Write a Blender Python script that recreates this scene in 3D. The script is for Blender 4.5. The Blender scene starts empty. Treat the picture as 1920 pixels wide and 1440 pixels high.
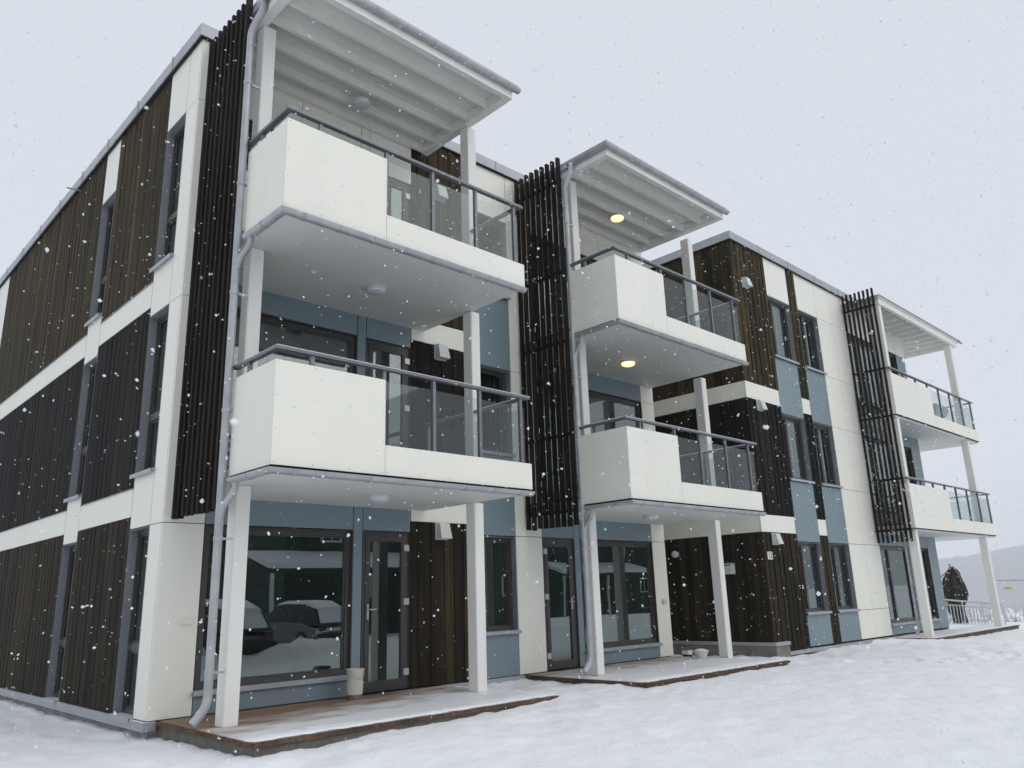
import bpy, bmesh, math, random
import numpy as np
from mathutils import Vector, Matrix, noise
random.seed(7); np.random.seed(7)
scene = bpy.context.scene
C = scene.collection
# ------------------------------------------------------------------ camera
cam_d = bpy.data.cameras.new('camera'); cam = bpy.data.objects.new('camera', cam_d); C.objects.link(cam)
cam_d.sensor_width = 36; cam_d.lens = 36*1473.58/1920; cam_d.clip_start = .05; cam_d.clip_end = 9000
cam_d.dof.use_dof = True; cam_d.dof.focus_distance = 13; cam_d.dof.aperture_fstop = 9
R = ((0.72303275, -0.15888221, -0.67229464), (-0.69010202, -0.21028596, -0.69248755), (-0.03135017, 0.96464307, -0.26168857))
m = Matrix(R).to_4x4(); m.translation = (-3.4968, -9.564, 1.2)
cam.matrix_world = m; scene.camera = cam
# ------------------------------------------------------------------ world: overcast, snowing
w = bpy.data.worlds.new('World'); scene.world = w; w.use_nodes = True
nt = w.node_tree; bg = nt.nodes['Background']
SUN_EL, SUN_ROT = math.radians(42), math.radians(158)
sky = nt.nodes.new('ShaderNodeTexSky'); sky.sky_type = 'NISHITA'; sky.sun_disc = False
sky.sun_elevation = SUN_EL; sky.sun_rotation = SUN_ROT; sky.air_density = 1; sky.dust_density = 6; sky.ozone_density = 1
mx = nt.nodes.new('ShaderNodeMix'); mx.data_type = 'RGBA'; mx.inputs[0].default_value = .95
nt.links.new(sky.outputs[0], mx.inputs[6]); mx.inputs[7].default_value = (6.45, 6.82, 7.38, 1)
nt.links.new(mx.outputs[2], bg.inputs[0]); bg.inputs[1].default_value = .1
sun_d = bpy.data.lights.new('sun', 'SUN'); sun_d.energy = .85; sun_d.angle = math.radians(60); sun_d.color = (1, .98, .95)
sun = bpy.data.objects.new('sun', sun_d); C.objects.link(sun)
sd = Vector((math.sin(SUN_ROT)*math.cos(SUN_EL), math.cos(SUN_ROT)*math.cos(SUN_EL), math.sin(SUN_EL)))
sun.rotation_euler = sd.to_track_quat('Z', 'Y').to_euler(); sun.location = sd*40
vs = scene.view_settings; vs.view_transform = 'Standard'; vs.look = 'None'; vs.exposure = .15; vs.gamma = 1; vs.use_curve_mapping = False
scene.render.engine = 'CYCLES'
scene.cycles.max_bounces = 6; scene.cycles.diffuse_bounces = 5; scene.cycles.caustics_reflective = False; scene.cycles.caustics_refractive = False; scene.cycles.transparent_max_bounces = 14; scene.cycles.volume_bounces = 2

# ------------------------------------------------------------------ materials
def newmat(name):
    M = bpy.data.materials.new(name); M.use_nodes = True
    return M, M.node_tree, M.node_tree.nodes['Principled BSDF']
def nd(t, ty, **k):
    n = t.nodes.new(ty)
    for a, b in k.items(): setattr(n, a, b)
    return n
def pos_noise(t, scale, sx=1, sy=1, sz=1, detail=3, rnd=False):
    g = nd(t, 'ShaderNodeNewGeometry'); mp = nd(t, 'ShaderNodeMapping'); n = nd(t, 'ShaderNodeTexNoise')
    t.links.new(g.outputs['Position'], mp.inputs[0]); mp.inputs[3].default_value = (sx, sy, sz)
    if rnd:
        oi = nd(t, 'ShaderNodeObjectInfo'); mu = nd(t, 'ShaderNodeMath', operation='MULTIPLY'); mu.inputs[1].default_value = 37
        t.links.new(oi.outputs['Random'], mu.inputs[0]); cb = nd(t, 'ShaderNodeCombineXYZ')
        for i in range(3): t.links.new(mu.outputs[0], cb.inputs[i])
        t.links.new(cb.outputs[0], mp.inputs[1])
    t.links.new(mp.outputs[0], n.inputs['Vector']); n.inputs['Scale'].default_value = scale; n.inputs['Detail'].default_value = detail
    return n
def ramp(t, src, stops):
    r = nd(t, 'ShaderNodeValToRGB'); e = r.color_ramp.elements
    while len(e) < len(stops): e.new(.5)
    for el, (p, c) in zip(e, stops): el.position = p; el.color = (*c, 1)
    t.links.new(src, r.inputs[0]); return r
def mixc(t, fac, a, b, blend='MIX'):
    mx = nd(t, 'ShaderNodeMix', data_type='RGBA', blend_type=blend)
    for s, i in ((fac, 0), (a, 6), (b, 7)):
        if hasattr(s, 'links') or hasattr(s, 'is_linked'): t.links.new(s, mx.inputs[i])
        elif isinstance(s, (int, float)): mx.inputs[i].default_value = s
        else: mx.inputs[i].default_value = (*s, 1)
    return mx.outputs[2]
def bump(t, b, src, strength, dist=.01):
    bp = nd(t, 'ShaderNodeBump'); bp.inputs['Strength'].default_value = strength; bp.inputs['Distance'].default_value = dist
    t.links.new(src, bp.inputs['Height']); t.links.new(bp.outputs[0], b.inputs['Normal'])
def painted(name, col, rough=.55, var=.06, bstr=.05, sz=1.0, metal=0, scale=1.5, dust=0, streak=0):
    M, t, b = newmat(name)
    n = pos_noise(t, scale, sz=sz, detail=5, rnd=True)
    lo = tuple(c*(1-var) for c in col); hi = tuple(min(1, c*(1+var*.7)) for c in col)
    r = ramp(t, n.outputs[0], [(.35, lo), (.65, hi)])
    oi = nd(t, 'ShaderNodeObjectInfo'); mr = nd(t, 'ShaderNodeMapRange'); mr.inputs[3].default_value = 1-var*.6; mr.inputs[4].default_value = 1+var*.3
    t.links.new(oi.outputs['Random'], mr.inputs[0])
    hs = nd(t, 'ShaderNodeHueSaturation'); t.links.new(mr.outputs[0], hs.inputs['Value']); t.links.new(r.outputs[0], hs.inputs['Color'])
    c = hs.outputs[0]
    if streak:
        sn_ = pos_noise(t, 3.2, sz=.12, detail=6, rnd=True); sr = ramp(t, sn_.outputs[0], [(.3, (1-streak*1.1, 1-streak, 1-streak)), (.55, (1, 1, 1))]); c = mixc(t, 1.0, c, sr.outputs[0], 'MULTIPLY')
    if dust:
        gn = nd(t, 'ShaderNodeNewGeometry'); sx = nd(t, 'ShaderNodeSeparateXYZ'); t.links.new(gn.outputs['Normal'], sx.inputs[0])
        nz = pos_noise(t, 14, detail=4); ml = nd(t, 'ShaderNodeMath', operation='MULTIPLY_ADD'); ml.inputs[1].default_value = .9; t.links.new(nz.outputs[0], ml.inputs[0]); t.links.new(sx.outputs[2], ml.inputs[2])
        fr = ramp(t, ml.outputs[0], [(1.0-.0, (0, 0, 0)), (1.0, (0, 0, 0))]); fr.color_ramp.elements[0].position = .93; fr.color_ramp.elements[1].position = 1; fr.color_ramp.elements[1].color = (dust, dust, dust, 1)
        c = mixc(t, fr.outputs[0], c, (.86, .88, .90))
    t.links.new(c, b.inputs['Base Color'])
    b.inputs['Roughness'].default_value = rough; b.inputs['Metallic'].default_value = metal
    n2 = pos_noise(t, 60, detail=2); bump(t, b, n2.outputs[0], bstr, .002)
    return M
def woodmat(name, cols, rough=.75, gz=.05):
    M, t, b = newmat(name)
    n = pos_noise(t, 22, sz=gz, detail=6, rnd=True)
    oi = nd(t, 'ShaderNodeObjectInfo')
    base = ramp(t, oi.outputs['Random'], cols)
    gr = ramp(t, n.outputs[0], [(.3, (.45, .45, .45)), (.55, (.95, .95, .95)), (.75, (1.35, 1.3, 1.25))])
    c = mixc(t, 1.0, base.outputs[0], gr.outputs[0], 'MULTIPLY')
    n3 = pos_noise(t, 2.0, sz=.22, detail=5)
    gr2 = ramp(t, n3.outputs[0], [(.35, (.62, .64, .68)), (.65, (1.22, 1.16, 1.02))])
    c = mixc(t, 1.0, c, gr2.outputs[0], 'MULTIPLY')
    t.links.new(c, b.inputs['Base Color']); b.inputs['Roughness'].default_value = rough
    b.inputs['Specular IOR Level'].default_value = .14
    bump(t, b, n.outputs[0], .5, .004)
    return M
MAT = {}
MAT['cream'] = painted('cream_panel', (.83, .82, .735), .5, .02, .02, sz=.4, scale=.6, streak=.018)
MAT['blue'] = painted('blue_panel', (.192, .252, .285), .42, .03, .02, sz=.4, scale=.6, streak=.025)
MAT['whitewood'] = painted('white_painted_wood', (.80, .79, .745), .5, .04, .2, sz=.2, scale=4)
MAT['soffit'] = painted('soffit_board', (.67, .685, .655), .6, .03, .05)
MAT['zinc'] = painted('zinc', (.43, .44, .455), .45, .12, .06, metal=.45, scale=5, dust=.6)
MAT['flash'] = painted('flashing', (.38, .395, .42), .42, .08, .03, metal=.25, scale=2, dust=.85)
MAT['rail'] = painted('rail_metal', (.175, .185, .205), .4, .08, .03, metal=.3, scale=6, dust=.75)
MAT['frame'] = painted('window_frame', (.055, .05, .048), .4, .12, .03)
MAT['reveal'] = painted('reveal_metal', (.25, .265, .29), .45, .08, .03, metal=.15)
MAT['dark'] = painted('dark_backing', (.010, .009, .008), .9, .1, .05)
MAT['vent'] = painted('vent_plastic', (.62, .63, .62), .5, .05, .03)
MAT['steel'] = painted('hinge_steel', (.5, .5, .52), .35, .05, .02, metal=.7)
MAT['concrete'] = painted('concrete', (.23, .225, .21), .9, .22, .5, scale=7)
MAT['skirt'] = painted('grey_timber', (.13, .125, .11), .85, .25, .5, scale=8)
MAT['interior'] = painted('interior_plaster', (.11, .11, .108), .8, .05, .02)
MAT['curtain'] = painted('curtain_cloth', (.42, .42, .41), .9, .08, .1)
MAT['darkcurtain'] = painted('dark_curtain_cloth', (.10, .105, .11), .9, .12, .1)
MAT['leaf_white'] = painted('white_plastic', (.72, .71, .66), .45, .05, .03)
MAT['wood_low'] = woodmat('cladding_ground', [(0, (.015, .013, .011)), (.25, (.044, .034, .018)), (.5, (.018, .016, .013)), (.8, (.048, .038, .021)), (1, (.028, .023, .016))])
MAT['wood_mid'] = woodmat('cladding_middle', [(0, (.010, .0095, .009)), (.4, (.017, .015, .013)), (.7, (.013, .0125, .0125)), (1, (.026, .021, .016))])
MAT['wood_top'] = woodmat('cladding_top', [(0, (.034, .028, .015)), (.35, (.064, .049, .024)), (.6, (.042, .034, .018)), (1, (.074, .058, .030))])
MAT['slat'] = woodmat('slat_wood', [(0, (.014, .012, .010)), (.5, (.022, .018, .015)), (1, (.030, .025, .020))])
# deck board with blown-on snow dusting (thicker toward the open front edge)
def deckmat(name, y0, y1):
    M, t, b = newmat(name)
    n = pos_noise(t, 20, sx=.05, detail=5, rnd=True)
    br = ramp(t, n.outputs[0], [(.3, (.17, .105, .065)), (.7, (.32, .21, .14))])
    g = nd(t, 'ShaderNodeNewGeometry'); sp = nd(t, 'ShaderNodeSeparateXYZ'); t.links.new(g.outputs['Position'], sp.inputs[0])
    mr = nd(t, 'ShaderNodeMapRange'); mr.inputs[1].default_value = y0; mr.inputs[2].default_value = y1; mr.inputs[3].default_value = 0; mr.inputs[4].default_value = 1
    t.links.new(sp.outputs[1], mr.inputs[0])
    mrx = nd(t, 'ShaderNodeMapRange'); mrx.inputs[1].default_value = .2; mrx.inputs[2].default_value = 4; mrx.inputs[3].default_value = -.30; mrx.inputs[4].default_value = .20
    t.links.new(sp.outputs[0], mrx.inputs[0])
    n2 = pos_noise(t, 3.2, sx=.5, detail=8)
    ad = nd(t, 'ShaderNodeMath', operation='ADD'); t.links.new(mr.outputs[0], ad.inputs[0]); t.links.new(n2.outputs[0], ad.inputs[1])
    ad2 = nd(t, 'ShaderNodeMath', operation='ADD'); t.links.new(ad.outputs[0], ad2.inputs[0]); t.links.new(mrx.outputs[0], ad2.inputs[1])
    f = ramp(t, ad2.outputs[0], [(.55, (0, 0, 0)), (1.0, (.9, .9, .9))])
    c = mixc(t, f.outputs[0], br.outputs[0], (.80, .82, .85))
    t.links.new(c, b.inputs['Base Color']); b.inputs['Roughness'].default_value = .6
    bump(t, b, n.outputs[0], .3, .003)
    return M
MAT['deck'] = deckmat('deck_board', -.35, -2.3)
MAT['fascia'] = woodmat('deck_fascia', [(0, (.13, .075, .05)), (1, (.18, .11, .075))], gz=1)
def glass(name, tint, refl, rcol, rmax=.85):
    M, t, b = newmat(name); t.nodes.remove(b); o = t.nodes['Material Output']
    tr = nd(t, 'ShaderNodeBsdfTransparent'); tr.inputs[0].default_value = (*tint, 1)
    gl = nd(t, 'ShaderNodeBsdfGlossy'); gl.inputs['Roughness'].default_value = .004; gl.inputs['Color'].default_value = (*rcol, 1)
    lw = nd(t, 'ShaderNodeLayerWeight'); lw.inputs[0].default_value = .5
    pw = nd(t, 'ShaderNodeMath', operation='POWER'); pw.inputs[1].default_value = 5; t.links.new(lw.outputs['Facing'], pw.inputs[0])
    mr = nd(t, 'ShaderNodeMapRange'); mr.inputs[3].default_value = refl; mr.inputs[4].default_value = rmax
    n = pos_noise(t, .9, detail=1); bp = nd(t, 'ShaderNodeBump'); bp.inputs['Strength'].default_value = .12; bp.inputs['Distance'].default_value = .01
    t.links.new(n.outputs[0], bp.inputs['Height']); t.links.new(bp.outputs[0], gl.inputs['Normal'])
    t.links.new(pw.outputs[0], mr.inputs[0]); ms = nd(t, 'ShaderNodeMixShader')
    t.links.new(mr.outputs[0], ms.inputs[0]); t.links.new(tr.outputs[0], ms.inputs[1]); t.links.new(gl.outputs[0], ms.inputs[2]); t.links.new(ms.outputs[0], o.inputs[0])
    return M
MAT['glass'] = glass('window_glass', (.62, .70, .68), .15, (.90, .97, .96))
MAT['railglass'] = glass('balustrade_glass', (.86, .89, .88), .045, (.95, 1, .99), .8)
def snowmat(name, col=(.905, .92, .945), bs=.9):
    M, t, b = newmat(name)
    n = pos_noise(t, 2.2, detail=8); n2 = pos_noise(t, 30, detail=6)
    r = ramp(t, n.outputs[0], [(.3, tuple(c*.95 for c in col)), (.7, col)])
    t.links.new(r.outputs[0], b.inputs['Base Color']); b.inputs['Roughness'].default_value = .75
    b.inputs['Subsurface Weight'].default_value = 0; b.inputs['Specular IOR Level'].default_value = .2
    ad = nd(t, 'ShaderNodeMath', operation='MULTIPLY_ADD'); ad.inputs[1].default_value = .25
    t.links.new(n2.outputs[0], ad.inputs[0]); t.links.new(n.outputs[0], ad.inputs[2])
    bump(t, b, ad.outputs[0], bs, .05)
    return M
MAT['snow'] = snowmat('snow')
def emis(name, col, s):
    M, t, b = newmat(name); b.inputs['Base Color'].default_value = (.8, .7, .5, 1); b.inputs['Emission Color'].default_value = (*col, 1); b.inputs['Emission Strength'].default_value = s
    lw = nd(t, 'ShaderNodeLayerWeight'); lw.inputs[0].default_value = .35
    r = ramp(t, lw.outputs['Facing'], [(0, tuple(c for c in col)), (1, (col[0]*.8, col[1]*.55, col[2]*.4))]); t.links.new(r.outputs[0], b.inputs['Emission Color'])
    return M
MAT['lit'] = emis('lit_diffuser', (1, .74, .36), 1.7)
MAT['diffuser'] = painted('lamp_diffuser', (.60, .61, .66), .35, .03, .01)

# ------------------------------------------------------------------ helpers
def link(name, me, mat=None, parent=None, loc=(0, 0, 0)):
    o = bpy.data.objects.new(name, me); C.objects.link(o); o.location = loc
    if mat is not None and me is not None and not me.materials: me.materials.append(MAT[mat] if isinstance(mat, str) else mat)
    if parent is not None: o.parent = parent
    return o
def tag(o, label, cat, group=None):
    o['label'] = label; o['category'] = cat
    if group: o['group'] = group
    return o
def thing(name, loc, label, cat, group=None, rz=0):
    o = bpy.data.objects.new(name, None); C.objects.link(o); o.location = loc; o.rotation_euler.z = rz; o.empty_display_size = .2
    return tag(o, label, cat, group)
_cache = {}
BF = [(0, 3, 2, 1), (4, 5, 6, 7), (0, 1, 5, 4), (1, 2, 6, 5), (2, 3, 7, 6), (3, 0, 4, 7)]
def boxverts(a, b):
    (x0, y0, z0), (x1, y1, z1) = a, b
    return [(x0, y0, z0), (x1, y0, z0), (x1, y1, z0), (x0, y1, z0), (x0, y0, z1), (x1, y0, z1), (x1, y1, z1), (x0, y1, z1)]
def box(name, mat, parent, a, b, bev=0):
    lo = [min(p, q) for p, q in zip(a, b)]; hi = [max(p, q) for p, q in zip(a, b)]
    d = tuple(round(h-l, 4) for l, h in zip(lo, hi)); key = (d, mat, bev)
    me = _cache.get(key)
    if me is None:
        me = bpy.data.meshes.new(name); h = [v/2 for v in d]
        me.from_pydata(boxverts((-h[0], -h[1], -h[2]), h), [], BF)
        if bev:
            bm = bmesh.new(); bm.from_mesh(me); bmesh.ops.bevel(bm, geom=bm.edges[:], offset=bev, segments=2, affect='EDGES'); bm.to_mesh(me); bm.free()
        me.materials.append(MAT[mat]); _cache[key] = me
    c = [(l+h)/2 for l, h in zip(lo, hi)]
    if parent is not None:
        p = parent
        while p is not None: c = [u-v for u, v in zip(c, p.location)]; p = p.parent
    return link(name, me, None, parent, c)
class MB:
    def __init__(s): s.v = []; s.f = []
    def box(s, a, b):
        lo = [min(p, q) for p, q in zip(a, b)]; hi = [max(p, q) for p, q in zip(a, b)]
        n = len(s.v); s.v += boxverts(lo, hi); s.f += [tuple(i+n for i in f) for f in BF]; return s
    def add(s, v, f): n = len(s.v); s.v += [tuple(p) for p in v]; s.f += [tuple(i+n for i in q) for q in f]; return s
    def sweep(s, pts, prof, closed=True, caps=True, up=Vector((0, 0, 1))):
        P = [Vector(p) for p in pts]; n = len(P); rings = []; prev = None
        for i in range(n):
            d0 = (P[i]-P[i-1]).normalized() if i else None; d1 = (P[i+1]-P[i]).normalized() if i < n-1 else None
            d = ((d0 or d1)+(d1 or d0)).normalized()
            ref = d1 or d0; k = 1/max(.3, d.dot(ref))
            if prev is None:
                side = d.cross(up)
                if side.length < 1e-3: side = d.cross(Vector((1, 0, 0)))
                side.normalize()
            else:
                side = prev - d*prev.dot(d); side.normalize()
            upv = side.cross(d).normalized(); prev = side
            # mitre: stretch along the bend plane
            if d0 and d1 and (d1-d0).length > 1e-4:
                bend = (d1-d0).normalized()
                ring = []
                for a, b in prof:
                    o = side*a+upv*b; ring.append(P[i]+o+bend*(o.dot(bend))*(k-1))
            else: ring = [P[i]+side*a+upv*b for a, b in prof]
            rings.append(ring)
        m = len(prof); base = len(s.v)
        for r in rings: s.v += [tuple(p) for p in r]
        for i in range(n-1):
            for j in range(m if closed else m-1):
                j2 = (j+1) % m; s.f.append((base+i*m+j, base+i*m+j2, base+(i+1)*m+j2, base+(i+1)*m+j))
        if caps and closed:
            s.f.append(tuple(base+j for j in range(m))[::-1]); s.f.append(tuple(base+(n-1)*m+j for j in range(m)))
        return s
    def tube(s, pts, r, seg=10): return s.sweep(pts, [(r*math.cos(2*math.pi*i/seg), r*math.sin(2*math.pi*i/seg)) for i in range(seg)])
    def lathe(s, prof, c=(0, 0, 0), seg=20):
        base = len(s.v)
        for r, z in prof:
            for i in range(seg): a = 2*math.pi*i/seg; s.v.append((c[0]+r*math.cos(a), c[1]+r*math.sin(a), c[2]+z))
        for k in range(len(prof)-1):
            for i in range(seg):
                j = (i+1) % seg; s.f.append((base+k*seg+i, base+k*seg+j, base+(k+1)*seg+j, base+(k+1)*seg+i))
        s.f.append(tuple(base+i for i in range(seg))[::-1]); s.f.append(tuple(base+(len(prof)-1)*seg+i for i in range(seg)))
        return s
    def build(s, name, mat, parent=None, smooth=False, loc=(0, 0, 0)):
        me = bpy.data.meshes.new(name); me.from_pydata(s.v, [], s.f); me.update()
        if smooth:
            me.polygons.foreach_set('use_smooth', [True]*len(me.polygons))
            try: me.set_sharp_from_angle(angle=math.radians(40))
            except Exception: pass
        return link(name, me, mat, parent, loc)
def rounded(pts, r=.06, n=5):
    P = [Vector(p) for p in pts]; out = [P[0]]
    for i in range(1, len(P)-1):
        a = P[i]+(P[i-1]-P[i]).normalized()*min(r, (P[i-1]-P[i]).length*.45); b = P[i]+(P[i+1]-P[i]).normalized()*min(r, (P[i+1]-P[i]).length*.45)
        for k in range(n+1):
            t = k/n; out.append(a*(1-t)**2+P[i]*2*t*(1-t)+b*t*t)
    out.append(P[-1]); return out

# ------------------------------------------------------------------ ground: one snow sheet, falling away beyond the far deck
H = 2.865
def sst(a, b, v):
    t = np.clip((v-a)/(b-a), 0, 1); return t*t*(3-2*t)
def fbm(x, y, seed, f0, oct=4):
    rs = np.random.RandomState(seed); out = np.zeros_like(x); amp = 1; f = f0
    G = rs.rand(256, 256)
    for o in range(oct):
        u = x*f+13.7*o; v = y*f+7.1*o; i = np.floor(u).astype(int); j = np.floor(v).astype(int); a = u-i; b = v-j
        a = a*a*(3-2*a); b = b*b*(3-2*b)
        g = lambda p, q: G[p % 256, q % 256]
        out += amp*((g(i, j)*(1-a)+g(i+1, j)*a)*(1-b)+(g(i, j+1)*(1-a)+g(i+1, j+1)*a)*b-.5); amp *= .5; f *= 2.03
    return out
def snow_h(x, y):
    h = np.interp(x, [-6, -.1, .1, .5, 1.4, 3.6, 4.3, 5.2, 5.7, 6.6, 9.5, 10.4, 12, 14, 17, 19, 24, 30], [-.23, -.20, -.17, -.15, -.065, -.05, -.035, -.11, -.10, -.06, -.06, -.06, -.13, -.11, -.07, -.13, -.15, -.12])
    h = h - .26*sst(-2.7, -9.5, y)                         # falls gently away from the decks
    near = sst(34, 10, np.hypot(x-2, y+5))
    h = h + near*(.05*fbm(x, y, 1, .55, 3) + (.056*fbm(x, y, 2, 2.1, 4)*(.35+1.6*np.clip(fbm(x, y, 5, .35, 2)+.3, 0, 1)) + .022*fbm(x, y, 3, 7, 3))*(.75+.25*sst(-2.5, -4.5, y))) + near*.05*np.clip(fbm(x, y, 6, 3.1, 3)-.05, 0, 1)*(1-sst(-3.3, -4.3, y)*1)
    for i in range(34):                                   # a trodden line of footprints from the middle deck to the right
        fx = 10.6+.27*i; fy = -3.4-.085*i+.16*(-1)**i+.1*math.sin(i*2.3); r2 = ((x-fx)/.17)**2+((y-fy)/.085)**2
        h = h - .055*np.exp(-r2**2) + .02*np.exp(-((r2-1.9)/.8)**2)
    h = h + (.45+.5*fbm(x, y, 9, .9, 3))*np.exp(-((y+11.6+.25*np.sin(x*.7))/.75)**2)*sst(4.6, 6.5, x)*(1-sst(16, 22, x))
    d = np.hypot(x+3.5, y+9.5)
    h = h - (2.5*sst(27.5, 33, x)+13*sst(30, 80, x)+50*sst(80, 1100, x))*sst(-60-.3*np.abs(x), -12, y)
    h = h + 1.6*fbm(x, y, 8, .02, 3)*sst(60, 200, d)
    return h
def axis(lims, steps):
    out = []
    for (a, b), s in zip(zip(lims[:-1], lims[1:]), steps):
        n = max(1, int(round((b-a)/s))); out += list(a+(b-a)*np.arange(n)/n)
    return np.array(out+[lims[-1]])
xs = axis([-4000, -900, -200, -50, -12, -5, 12, 26, 40, 200, 900, 4000], [600, 140, 20, 2, .25, .055, .09, .5, 8, 90, 600])
ys = axis([-4000, -900, -200, -60, -22, -11, -9.3, 1.0, 8, 30, 200, 900, 4000], [600, 140, 20, 3, .5, .12, .06, .2, 1.2, 12, 120, 600])
Xg, Yg = np.meshgrid(xs, ys); Zg = snow_h(Xg, Yg)
V = np.stack([Xg.ravel(), Yg.ravel(), Zg.ravel()], 1); nx, ny = len(xs), len(ys)
idx = np.arange(nx*ny).reshape(ny, nx)
F = np.stack([idx[:-1, :-1].ravel(), idx[:-1, 1:].ravel(), idx[1:, 1:].ravel(), idx[1:, :-1].ravel()], 1)
def npmesh(name, V, F, mat, smooth=True):
    me = bpy.data.meshes.new(name); k = F.shape[1]
    me.vertices.add(len(V)); me.vertices.foreach_set('co', V.astype(np.float32).ravel())
    me.loops.add(F.size); me.loops.foreach_set('vertex_index', F.astype(np.int32).ravel())
    me.polygons.add(len(F)); me.polygons.foreach_set('loop_start', np.arange(0, F.size, k, dtype=np.int32)); me.polygons.foreach_set('loop_total', np.full(len(F), k, dtype=np.int32))
    if smooth: me.polygons.foreach_set('use_smooth', np.ones(len(F), dtype=bool))
    me.update(calc_edges=True); me.validate()
    me.materials.append(MAT[mat]); return me
g = link('ground', npmesh('ground', V, F, 'snow')); g['kind'] = 'structure'

# ------------------------------------------------------------------ the building
B = thing('apartment_building', (0, 0, 0), 'three storey apartment block with cream, blue and dark wood cladding and stacked balconies', 'building')
class Face:                                     # u runs along the wall, d goes into the wall
    def __init__(s, kind, c): s.kind = kind; s.c = c
    def p(s, u, d, z): return (u, s.c+d, z) if s.kind == 'front' else (s.c+d, u, z)
FR = Face('front', 0); F2 = Face('front', -1.305); GA = Face('side', 0); S2 = Face('side', 11.52)
G = .005
def panel(face, mat, u0, u1, z0, z1, name=None, parent=B):
    return box(name or {'cream': 'wall_panel', 'blue': 'blue_panel'}[mat], mat, parent, face.p(u0+G, 0, z0+G), face.p(u1-G, .03, z1-G))
BOARDS = [0]
def cladding(face, u0, u1, z0, z1, mat, wid=(.07, .10, .12, .145), joined_from=None):
    back = box('wood_cladding', 'dark', B, face.p(u0, .032, z0), face.p(u1, .045, z1))
    u = u0+.004; k = 0; rest = MB()
    while u < u1-.05:
        wd = random.choice(wid)
        if u+wd > u1-.06: wd = u1-u
        pr = (-.012 if k % 2 else .003) if face.kind == 'front' else (-.003 if k % 2 else .001)           # alternate boards lie proud of their neighbours
        pr += random.uniform(-.003, .002) if face.kind == 'front' else random.uniform(-.0025, .0015)
        a, b = face.p(u+.0014, pr, z0+random.uniform(0, .006)), face.p(u+wd-.0016, .03, z1-.002)
        if joined_from is not None and u > joined_from: rest.box(a, b)
        else: box('board', mat, back, a, b); BOARDS[0] += 1
        u += wd; k += 1
    if rest.v:
        r = rest.build('board_row', mat, back); r['kind'] = 'stuff'; r.location = [-c for c in back.location]
    return back
def relbuild(mb, name, mat, parent, smooth=False):
    o = mb.build(name, mat, parent, smooth); off = Vector((0, 0, 0)); p = parent
    while p is not None: off += p.location; p = p.parent
    o.location = -off; return o
def window(face, u0, u1, z0, z1, mulls=(), trans=(), rec=.07, curtain=None, sill=True, fw=.05, rmat='reveal'):
    mb = MB(); d0, d1 = rec, rec+.07
    mb.box(face.p(u0, d0, z0), face.p(u0+fw, d1, z1)).box(face.p(u1-fw, d0, z0), face.p(u1, d1, z1))
    mb.box(face.p(u0+fw, d0, z0), face.p(u1-fw, d1, z0+fw)).box(face.p(u0+fw, d0, z1-fw), face.p(u1-fw, d1, z1))
    for mu in mulls: mb.box(face.p(mu-.04, d0-.004, z0+fw), face.p(mu+.04, d1, z1-fw))
    for tz in trans: mb.box(face.p(u0+fw, d0-.006, tz-.045), face.p(u1-fw, d1, tz+.045))
    wn = mb.build('window', 'frame', B)
    us = [u0+fw]+[v for mu in mulls for v in (mu-.04, mu+.04)]+[u1-fw]; zs = [z0+fw]+[v for t in trans for v in (t-.045, t+.045)]+[z1-fw]
    for i in range(0, len(us), 2):
        for j in range(0, len(zs), 2):
            # inner sash bead and pane
            s = MB(); a, b, c, d = us[i], us[i+1], zs[j], zs[j+1]; t = .028
            s.box(face.p(a, d0+.018, c), face.p(a+t, d1-.01, d)).box(face.p(b-t, d0+.018, c), face.p(b, d1-.01, d)).box(face.p(a+t, d0+.018, c), face.p(b-t, d1-.01, c+t)).box(face.p(a+t, d0+.018, d-t), face.p(b-t, d1-.01, d))
            s.build('sash', 'frame', wn)
            box('pane', 'glass', wn, face.p(a+t-.004, d0+.032, c+t-.004), face.p(b-t+.004, d0+.040, d-t+.004))
    rv = MB(); th = .006
    rv.box(face.p(u0-th, .0, z0), face.p(u0, d0+.05, z1)).box(face.p(u1, .0, z0), face.p(u1+th, d0+.05, z1)).box(face.p(u0-th, .0, z1), face.p(u1+th, d0+.05, z1+th))
    rv.build('reveal', rmat, wn)
    if sill:
        s = MB(); a = face.p(0, -.055, 0); s.box(face.p(u0-.03, -.055, z0-.030), face.p(u1+.03, d0, z0-.003)); s.box(face.p(u0-.03, -.058, z0-.055), face.p(u1+.03, -.045, z0-.004))
        s.build('sill', 'flash', wn)
    if curtain:
        for (a, b, cm) in curtain:
            n = max(8, int((b-a)/.035)); v = []; f = []
            for i in range(n+1):
                u = a+(b-a)*i/n; d = .24+.02*math.sin(i*1.9)+random.uniform(-.008, .008)
                v += [face.p(u, d, z0+.01), face.p(u, d, z1-.01), face.p(u, d+.004, z0+.01), face.p(u, d+.004, z1-.01)]
            for i in range(n): q = i*4; f += [(q, q+4, q+5, q+1), (q+2, q+3, q+7, q+6)]
            MB().add(v, f).build('curtain', cm, wn, True)
    return wn
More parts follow.
